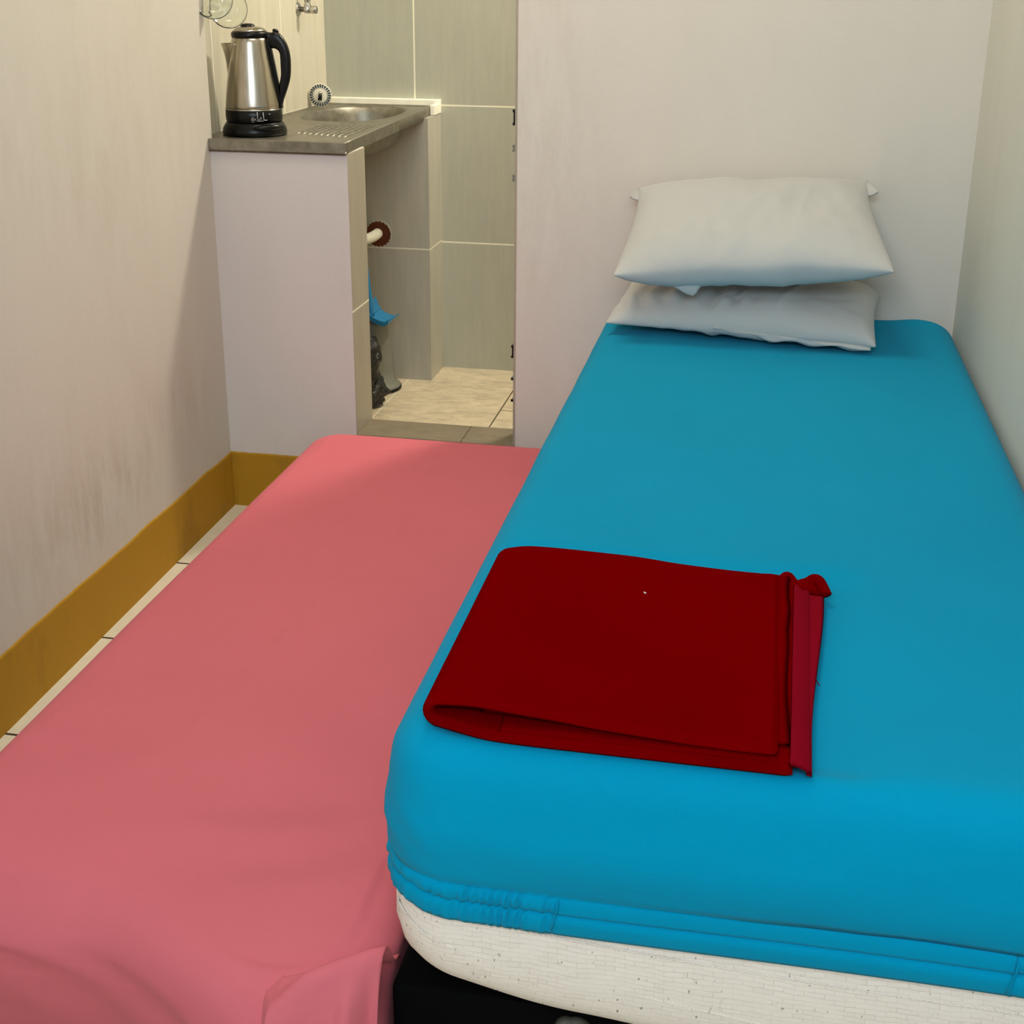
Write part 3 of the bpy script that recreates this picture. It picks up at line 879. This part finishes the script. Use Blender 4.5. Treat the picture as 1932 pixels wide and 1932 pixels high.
# ------------------------------------------------------------------ kettle
def kettle():
    X, Y, Z = -1.205, .128, .9003
    root = empty('electric_kettle', (X, Y, Z))
    thing(root, 'brushed steel electric kettle with black handle and base on the drainer', 'kettle')
    C = (X, Y, Z)
    rel(MB().lathe([(.001, 0), (.070, 0), (.0745, .002), (.0755, .008), (.074, .016), (.0695, .024), (.0655, .030), (.063, .031), (.001, .031)], C, 72).build('power_base', M['black_gloss'], None, True), root)
    collar = rel(MB().lathe([(.050, .0312), (.0635, .0315), (.0655, .034), (.0662, .045), (.0660, .0575), (.0645, .059), (.05, .059)], C, 72).build('collar', M['black_gloss'], None, True), root)
    rel(MB().lathe([(.064, .0585), (.0662, .0588), (.0665, .0600), (.0662, .0612), (.064, .0615)], C, 72).build('trim_ring', M['chrome'], None, True), root)
    prof = []
    for k in range(21):
        t = k / 20; prof.append((.0652 - .0235 * t ** 1.22, .061 + .157 * t))
    prof += [(.0400, .2195), (.038, .2195), (.03, .2195)]
    kbody = rel(MB().lathe([(.05, .060)] + prof, C, 96).build('body', M['steel'], None, True), root)
    # direction of the handle (to the right in the room) and of the spout (to the left)
    hd = Vector((math.cos(math.radians(9)), math.sin(math.radians(9)), 0)); sd = Vector((math.cos(math.radians(-162)), math.sin(math.radians(-162)), 0)); up_ = Vector((0, 0, 1)); sid = Vector((-hd.y, hd.x, 0)); ssd = Vector((-sd.y, sd.x, 0))
    O = Vector(C)
    # spout: triangular beak with a flat top lip, narrowing downward
    v = []; f = []; n = 12; rows = 18
    for r in range(rows + 1):
        t = r / rows; z = .2065 - .070 * t
        rb = .0652 - .0235 * ((z - .061) / .157) ** 1.22 - .001
        w = .033 * (1 - t) ** 1.1 + .0005; out = (.0660 - rb) * (1 - t) + .001
        for k in range(n + 1):
            s = 2 * k / n - 1
            yy = s * w; edge = math.sqrt(max(rb * rb - yy * yy, 0))
            rr = edge + (out) * (1 - abs(s) ** 1.6)
            v.append(O + sd * rr + ssd * yy + up_ * z)
    for r in range(rows):
        for k in range(n):
            a = r * (n + 1) + k; f.append((a, a + 1, a + n + 2, a + n + 1))
    so = build('spout', v, f, M['steel']); so.modifiers.new('t', 'SOLIDIFY').thickness = .0008
    sub(so, kbody)
    # lid: black ring, steel dome, black grip
    lid = MB().lathe([(.030, .2190), (.0405, .2190), (.0425, .2215), (.0425, .2300), (.0395, .2335), (.030, .234)], C, 64).build('lid', M['black_gloss'], None, True); rel(lid, root)
    d = MB().lathe([(.0385, .2325), (.0365, .2370), (.031, .2410), (.022, .2435), (.012, .245), (.0005, .2455)], C, 64).build('lid_dome', M['steel'], None, True); sub(d, lid)
    grip = MB().lathe([(.017, .2425), (.0165, .2465), (.013, .2495), (.006, .2508), (.0005, .251)], (X - .004, Y, Z), 40).build('lid_grip', M['black_gloss'], None, True); sub(grip, lid)
    # handle: one thick moulded loop from the lid hinge down to the collar
    outp = [(760, 238), (830, 238), (900, 245), (935, 228), (965, 222), (1030, 262), (1090, 330), (1150, 430), (1190, 560), (1205, 700), (1205, 850), (1190, 960), (1150, 1100), (1105, 1230), (1065, 1375)]
    inp = [(1050, 1360), (1036, 1180), (1030, 1020), (1048, 930), (1055, 850), (1047, 700), (1040, 600), (1030, 545), (1000, 505), (950, 482), (905, 476), (868, 430), (845, 340), (780, 322)]
    def cv(p): return ((p[0] - (630 - (1380 - p[1]) * .0581)) * .000151, 0, (1776 - p[1]) * .000151)
    A = spline([cv(p) for p in outp], 48); B = spline([cv(p) for p in inp], 48)[::-1]
    rings = []
    for a, b in zip(A, B):
        a3 = O + hd * a[0] + up_ * a[2]; b3 = O + hd * b[0] + up_ * b[2]; c3 = (a3 + b3) / 2; r = (a3 - b3) / 2
        hw = .0105
        rings.append([c3 + r * (abs(math.cos(q)) ** .7 * (1 if math.cos(q) > 0 else -1)) + sid * hw * (abs(math.sin(q)) ** .7 * (1 if math.sin(q) > 0 else -1)) for q in [2 * PI * k / 20 for k in range(20)]])
    rel(MB().loft(rings).build('handle', M['black_gloss'], None, True), root)
    sp = [O + hd * (.0652 - .0235 * t ** 1.22 + .0008) + up_ * (.061 + .157 * t) for t in np.linspace(0, 1, 24)]
    rel(MB().tube(sp, .0032, 8, flat=4, up=tuple(hd)).build('handle_strap', M['black_gloss'], None, True), root)
    # thumb latch
    sub(MB().lathe([(.0075, 0), (.0072, .004), (.005, .006), (.001, .0065)], O + hd * .0600 + up_ * .2325, 20, (.3, 0, 1)).build('lid_latch', M['black_gloss'], None, True), lid)
    # switch paddle low on the right front
    a0 = math.radians(-62)
    sw = []
    for k in range(13):
        a = a0 + math.radians(70) * k / 12 - .15
        rr = .073 + .0035 * math.sin(PI * k / 12); sw.append(O + Vector((rr * math.cos(a), rr * math.sin(a), .0215)))
    rel(MB().tube(sw, [.002 + .0055 * math.sin(PI * k / 12) ** .5 for k in range(13)], 12).build('switch', M['black_gloss'], None, True), root)
    # silver lettering on the collar (unreadable script), standing off the surface by a hair
    vd = Vector((-X, -2.857 - Y, 0)).normalized(); base_a = math.atan2(vd.y, vd.x)
    def on(u, w):   # u metres to the right of the centre line, w metres up
        a = base_a + u / .0662; return O + Vector((.0668 * math.cos(a), .0668 * math.sin(a), w))
    def stroke(pts, r=.00045): return MB().tube([on(u - .004, w) for u, w in pts], r, 6)
    lg = MB()
    S = .00115  # metres per photo pixel at the kettle's distance
    def S_(pts, r=.0006):
        q = [on(.0065 + (px - 480) * .0013, .0435 + (228 - py) * .0013) for px, py in pts]; lg.tube(q, r, 6)
    S_([(470.5, 233), (470, 229), (472.5, 226.3), (474, 229), (471, 231), (474.5, 232)]); S_([(474.5, 229.5), (475.5, 232), (477.3, 228.6)])
    S_([(478.5, 232.6), (480.5, 233.2), (480.3, 217.5)], .0008); S_([(482, 232.5), (482.8, 229), (484.5, 232.5), (486.3, 226.2), (488.7, 231.3)])
    S_([(490.7, 218.5), (491.2, 226), (492, 232.2), (497.5, 232.2)], .0009); S_([(480, 233.4), (491, 233.2)], .0005)
    S_([(471, 234.5), (473.5, 235)], .0006)
    sub(lg.build('lettering', M['logo'], None, True), collar)
    S2 = MB(); S2.tube([on(.0065 + (501 - 480) * .0013, .0435 + (228 - 221.5) * .0013), on(.0065 + (505 - 480) * .0013, .0435 + (228 - 222.2) * .0013)], .0006, 6)
    sub(S2.build('indicator', M['logo'], None, True), collar)
kettle()

# ------------------------------------------------------------------ angle valve on the tiles
def valve():
    root = empty('angle_valve', (KX, .712, 1.17))
    thing(root, 'small chrome water valve on the cream tiles above the sink', 'tap')
    c = Vector((KX, .720, 1.168)); ax = (1, 0, 0)
    rel(MB().lathe([(.0005, 0), (.0185, 0), (.0185, .002), (.014, .005), (.008, .006)], c, 32, ax).build('wall_mount', M['chrome'], None, True), root)
    rel(MB().lathe([(.0072, .004), (.0072, .020), (.0085, .021), (.0085, .024), (.0005, .024)], c, 24, ax).build('inlet_pipe', M['chrome'], None, True), root)
    rel(MB().lathe([(.0005, -.011), (.0085, -.010), (.0095, -.004), (.0095, .012), (.0080, .014), (.0080, .022), (.0095, .023), (.0095, .034), (.006, .036), (.006, .06)], c + Vector((.028, 0, 0)), 24, (0, 0, 1)).build('body', M['chrome'], None, True), root)
    rel(MB().lathe([(.007, .006), (.0095, .009), (.0105, .012), (.0105, .024), (.0095, .026), (.0005, .026)], c + Vector((.028, 0, -.001)), 12, ax).build('knob', M['chrome'], None, True), root)
    rel(MB().lathe([(.0005, .014), (.004, .0135), (.0045, .009)], c + Vector((.028, 0, -.002)), 16, (0, -1, 0)).build('screw', M['chrome'], None, True), root)
    rel(MB().tube([(KX + .028, .720, 1.225), (KX + .028, .720, 1.30), (KX + .03, .72, 1.42)], .006, 12).build('hose', M['chrome'], None, True), root)
valve()

# ------------------------------------------------------------------ glasses hanging under a small wall rack
def saucers():
    rk = empty('wall_rack', (KX, .16, 1.2))
    thing(rk, 'slim wire plate rack fixed to the tiles above the kettle', 'rack')
    for z in (1.236, 1.262):
        rel(MB().tube([(KX + .004, -.0 + .025, z), (KX + .004, .30, z)], .0022, 8).build('wire', M['chrome'], None, True), rk)
        rel(MB().tube([(KX + .004, .03, z), (KX + .07, .03, z), (KX + .07, .28, z), (KX + .004, .28, z)], .0018, 8).build('wire', M['chrome'], None, True), rk)
    def dish(c, ax, r, label):
        prof = [(.0005, .0015), (r * .45, .0015), (r * .55, .0), (r * .62, .0015), (r * .82, .010), (r * .97, .0165), (r, .0185), (r * .985, .0195), (r * .94, .0185), (r * .80, .0125), (r * .60, .0045), (r * .5, .0035), (.0005, .0035)]
        o = MB().lathe(prof, (0, 0, 0), 72).build('glass_saucer', M['glass'], None, True)
        o.location = c; o.rotation_euler = Vector((0, 0, 1)).rotation_difference(Vector(ax).normalized()).to_euler()
        thing(o, label, 'plate', 'glass saucers hanging in the wall rack')
        # wire hook that carries it
        rel(MB().tube([Vector(c) + Vector((.0, .0, r * .99)), Vector(c) + Vector((.0, .002, r * 1.3))], .0015, 6).build('hook', M['chrome'], None, True), rk)
    dish((-1.2535, .118, 1.182), (.55, -.83, .10), .0445, 'round clear glass saucer directly above the kettle lid')
    dish((-1.2505, .028, 1.2045), (.55, -.83, .10), .0445, 'round clear glass saucer at the wall corner, left of its twin')
saucers()

# ------------------------------------------------------------------ under the sink
def under():
    # broken-out hole in the pier with the terracotta showing, and the waste pipe going in
    hole = MB(); n = 40; c = Vector((-1.108, .7846, .5465))
    ro = [.037 * (1 + .05 * math.sin(3 * k) + .04 * nz(k * .7, 2, 1)) for k in range(n)]
    ring = lambda s, y: [c + Vector((ro[k] * s * math.cos(2 * PI * k / n), y, ro[k] * s * math.sin(2 * PI * k / n))) for k in range(n)]
    hole.loft([ring(1.0, 0), ring(1.0, -.001), ring(.97, -.0015), ring(.94, -.0008), ring(.5, -.0004)], True, True)
    pier = bpy.data.objects['wall_pier']
    h = hole.build('pipe_hole', M['brick'], pier, True); h['label'] = 'broken round hole showing terracotta'
    rim = MB(); rim.loft([ring(1.0, -.0002), ring(1.0, -.0022), ring(1.08, -.0016), ring(1.10, -.0002)], False, False)
    rim.build('chipped_rim', M['tile_block'], pier, True)
    root = empty('waste_pipe', (-1.12, .7, .55))
    thing(root, 'white plastic waste pipe curving into a round hole under the sink', 'pipe')
    P = spline([(-1.128, .650, .797), (-1.133, .642, .70), (-1.140, .640, .60), (-1.138, .655, .556), (-1.124, .700, .545), (-1.112, .742, .546), (-1.110, .783, .548)], 50)
    rel(MB().tube([tuple(p) for p in P], .0155, 20).build('pipe', M['white_plastic'], None, True), root)
    rel(MB().lathe([(.017, 0), (.024, .002), (.024, .022), (.017, .024)], (-1.128, .650, .768), 24).build('coupling', M['white_plastic'], None, True), root)
    # grey flared bin
    bx, by = -1.104, .680; ZF = .1108
    bin_ = empty('waste_bin', (bx, by, ZF))
    thing(bin_, 'grey plastic flared bin standing under the sink behind a black bag', 'bin')
    rel(MB().lathe([(.001, .001), (.078, .001), (.080, .004), (.080, .012), (.076, .016), (.062, .022), (.057, .06), (.050, .19), (.0475, .218), (.0455, .218), (.048, .19), (.054, .06), (.054, .012), (.001, .012)], (bx, by, ZF), 48).build('bin_body', M['grey_plastic'], None, True), bin_)
    rel(MB().lathe([(.0785, .0), (.0825, .0), (.083, .006), (.0815, .009), (.0785, .009)], (bx, by, ZF), 48).build('base_rim', M['black_gloss'], None, True), bin_)
    # black bag slumped in front of it
    n, m = 80, 70; v = []; f = []
    for j in range(m + 1):
        t = j / m; z = ZF + .002 + .212 * t
        r0 = np.interp(t, [0, .04, .2, .35, .5, .62, .8, .92, 1], [.040, .066, .078, .066, .056, .066, .064, .050, .018])
        for i in range(n):
            a = 2 * PI * i / n
            r = r0 * (1 + .16 * nz(math.cos(a) * 1.7, math.sin(a) * 1.7, z * 16) + .26 * (abs(nz(math.cos(a) * 3.2, math.sin(a) * 3.2, z * 30)) - .2) + .08 * nz(math.cos(a) * 7, math.sin(a) * 7, z * 70))
            v.append((-1.098 + r * math.cos(a), .510 + r * .9 * math.sin(a), z))
    for j in range(m):
        for i in range(n): f.append((j * n + i, j * n + (i + 1) % n, (j + 1) * n + (i + 1) % n, (j + 1) * n + i))
    f.append(tuple(range(n))); f.append(tuple(m * n + i for i in range(n)))
    bo = build('bin_bag', v, f, M['bag'])
    thing(bo, 'crumpled shiny black plastic bag standing under the sink', 'bag')
    # blue dustpan lying on the bin's mouth, its back turned up
    root = empty('dustpan', (-1.05, .68, .33))
    thing(root, 'blue plastic dustpan with upright handle resting on the grey bin', 'dustpan')
    prof = [(-1.092, .385), (-1.086, .365), (-1.076, .350), (-1.062, .3405), (-1.046, .3345), (-1.033, .333), (-1.022, .340)]
    prof = [(p[0], p[2]) for p in spline([(a, 0, b) for a, b in prof], 24)]
    th = .0045; mb = MB(); ys = (.570, .680)
    outer = [(x, z) for x, z in prof]; inner = [(x + (.003 if k < 8 else 0), z + th) for k, (x, z) in enumerate(prof)]
    loop = outer + inner[::-1]
    mb.loft([[(x, y, z - .004) for x, z in loop] for y in ys], True, True)
    # raised near wall of the pan
    wall = outer + [(x + .002, z + .013) for x, z in prof][::-1]
    mb.loft([[(x, y, z - .004) for x, z in wall] for y in (.568, .572)], True, True)
    rel(mb.build('pan', M['blue_plastic']), root)
    hp = spline([(-1.080, .60, .350), (-1.083, .60, .39), (-1.087, .60, .43), (-1.090, .60, .47), (-1.093, .60, .50)], 24)
    rel(MB().tube([tuple(p) for p in hp], [.010 - .004 * k / 24 for k in range(25)], 12, flat=1.4).build('handle', M['blue_plastic'], None, True), root)
under()

# ------------------------------------------------------------------ light
def area(name, loc, target, sx, sy, power, col, spread=180):
    l = bpy.data.lights.new(name, 'AREA'); l.shape = 'RECTANGLE'; l.size = sx; l.size_y = sy; l.energy = power; l.color = col; l.spread = math.radians(spread)
    o = bpy.data.objects.new(name, l); COL.objects.link(o); o.location = loc
    o.rotation_euler = (Vector(target) - Vector(loc)).to_track_quat('-Z', 'Y').to_euler(); return o
area('window_daylight', (-.05, YF + .05, 1.78), (0, -.4, .6), 1.15, .95, 57, (.75, .88, 1.0))
area('ceiling_lamp', (-.52, -.56, H - .03), (-.52, -.56, 0), .6, .4, 14, (1.0, .88, .66))
area('kitchenette_lamp', (-.15, .81, 2.2), (-.95, .60, .4), .18, .18, 24, (1.0, .93, .77))
w = bpy.data.worlds.new('world'); SC.world = w; w.use_nodes = True
w.node_tree.nodes['Background'].inputs[0].default_value = (.6, .7, .8, 1); w.node_tree.nodes['Background'].inputs[1].default_value = .05

# ------------------------------------------------------------------ camera
cam = bpy.data.cameras.new('camera'); co = bpy.data.objects.new('camera', cam); COL.objects.link(co)
F = Vector((-.17934589, .92604689, -.33207259)); R_ = Vector((.98127785, .1924777, .00679137)); U = Vector((-.07020569, .32463747, .94322939))
mw = Matrix((( R_.x, U.x, -F.x, 0), (R_.y, U.y, -F.y, -2.8565), (R_.z, U.z, -F.z, 1.2602), (0, 0, 0, 1)))
co.matrix_world = mw
cam.sensor_fit = 'HORIZONTAL'; cam.sensor_width = 36; cam.lens = 2467.03 * 36 / 1932
cam.shift_x = (966 - 967.69) / 1932; cam.shift_y = (821.46 - 966) / 1932
cam.clip_start = .05
SC.camera = co
SC.view_settings.view_transform = 'Standard'
try: SC.view_settings.look = 'None'
except Exception: pass
SC.view_settings.gamma = 1; SC.view_settings.exposure = 0.04; SC.view_settings.use_curve_mapping = False
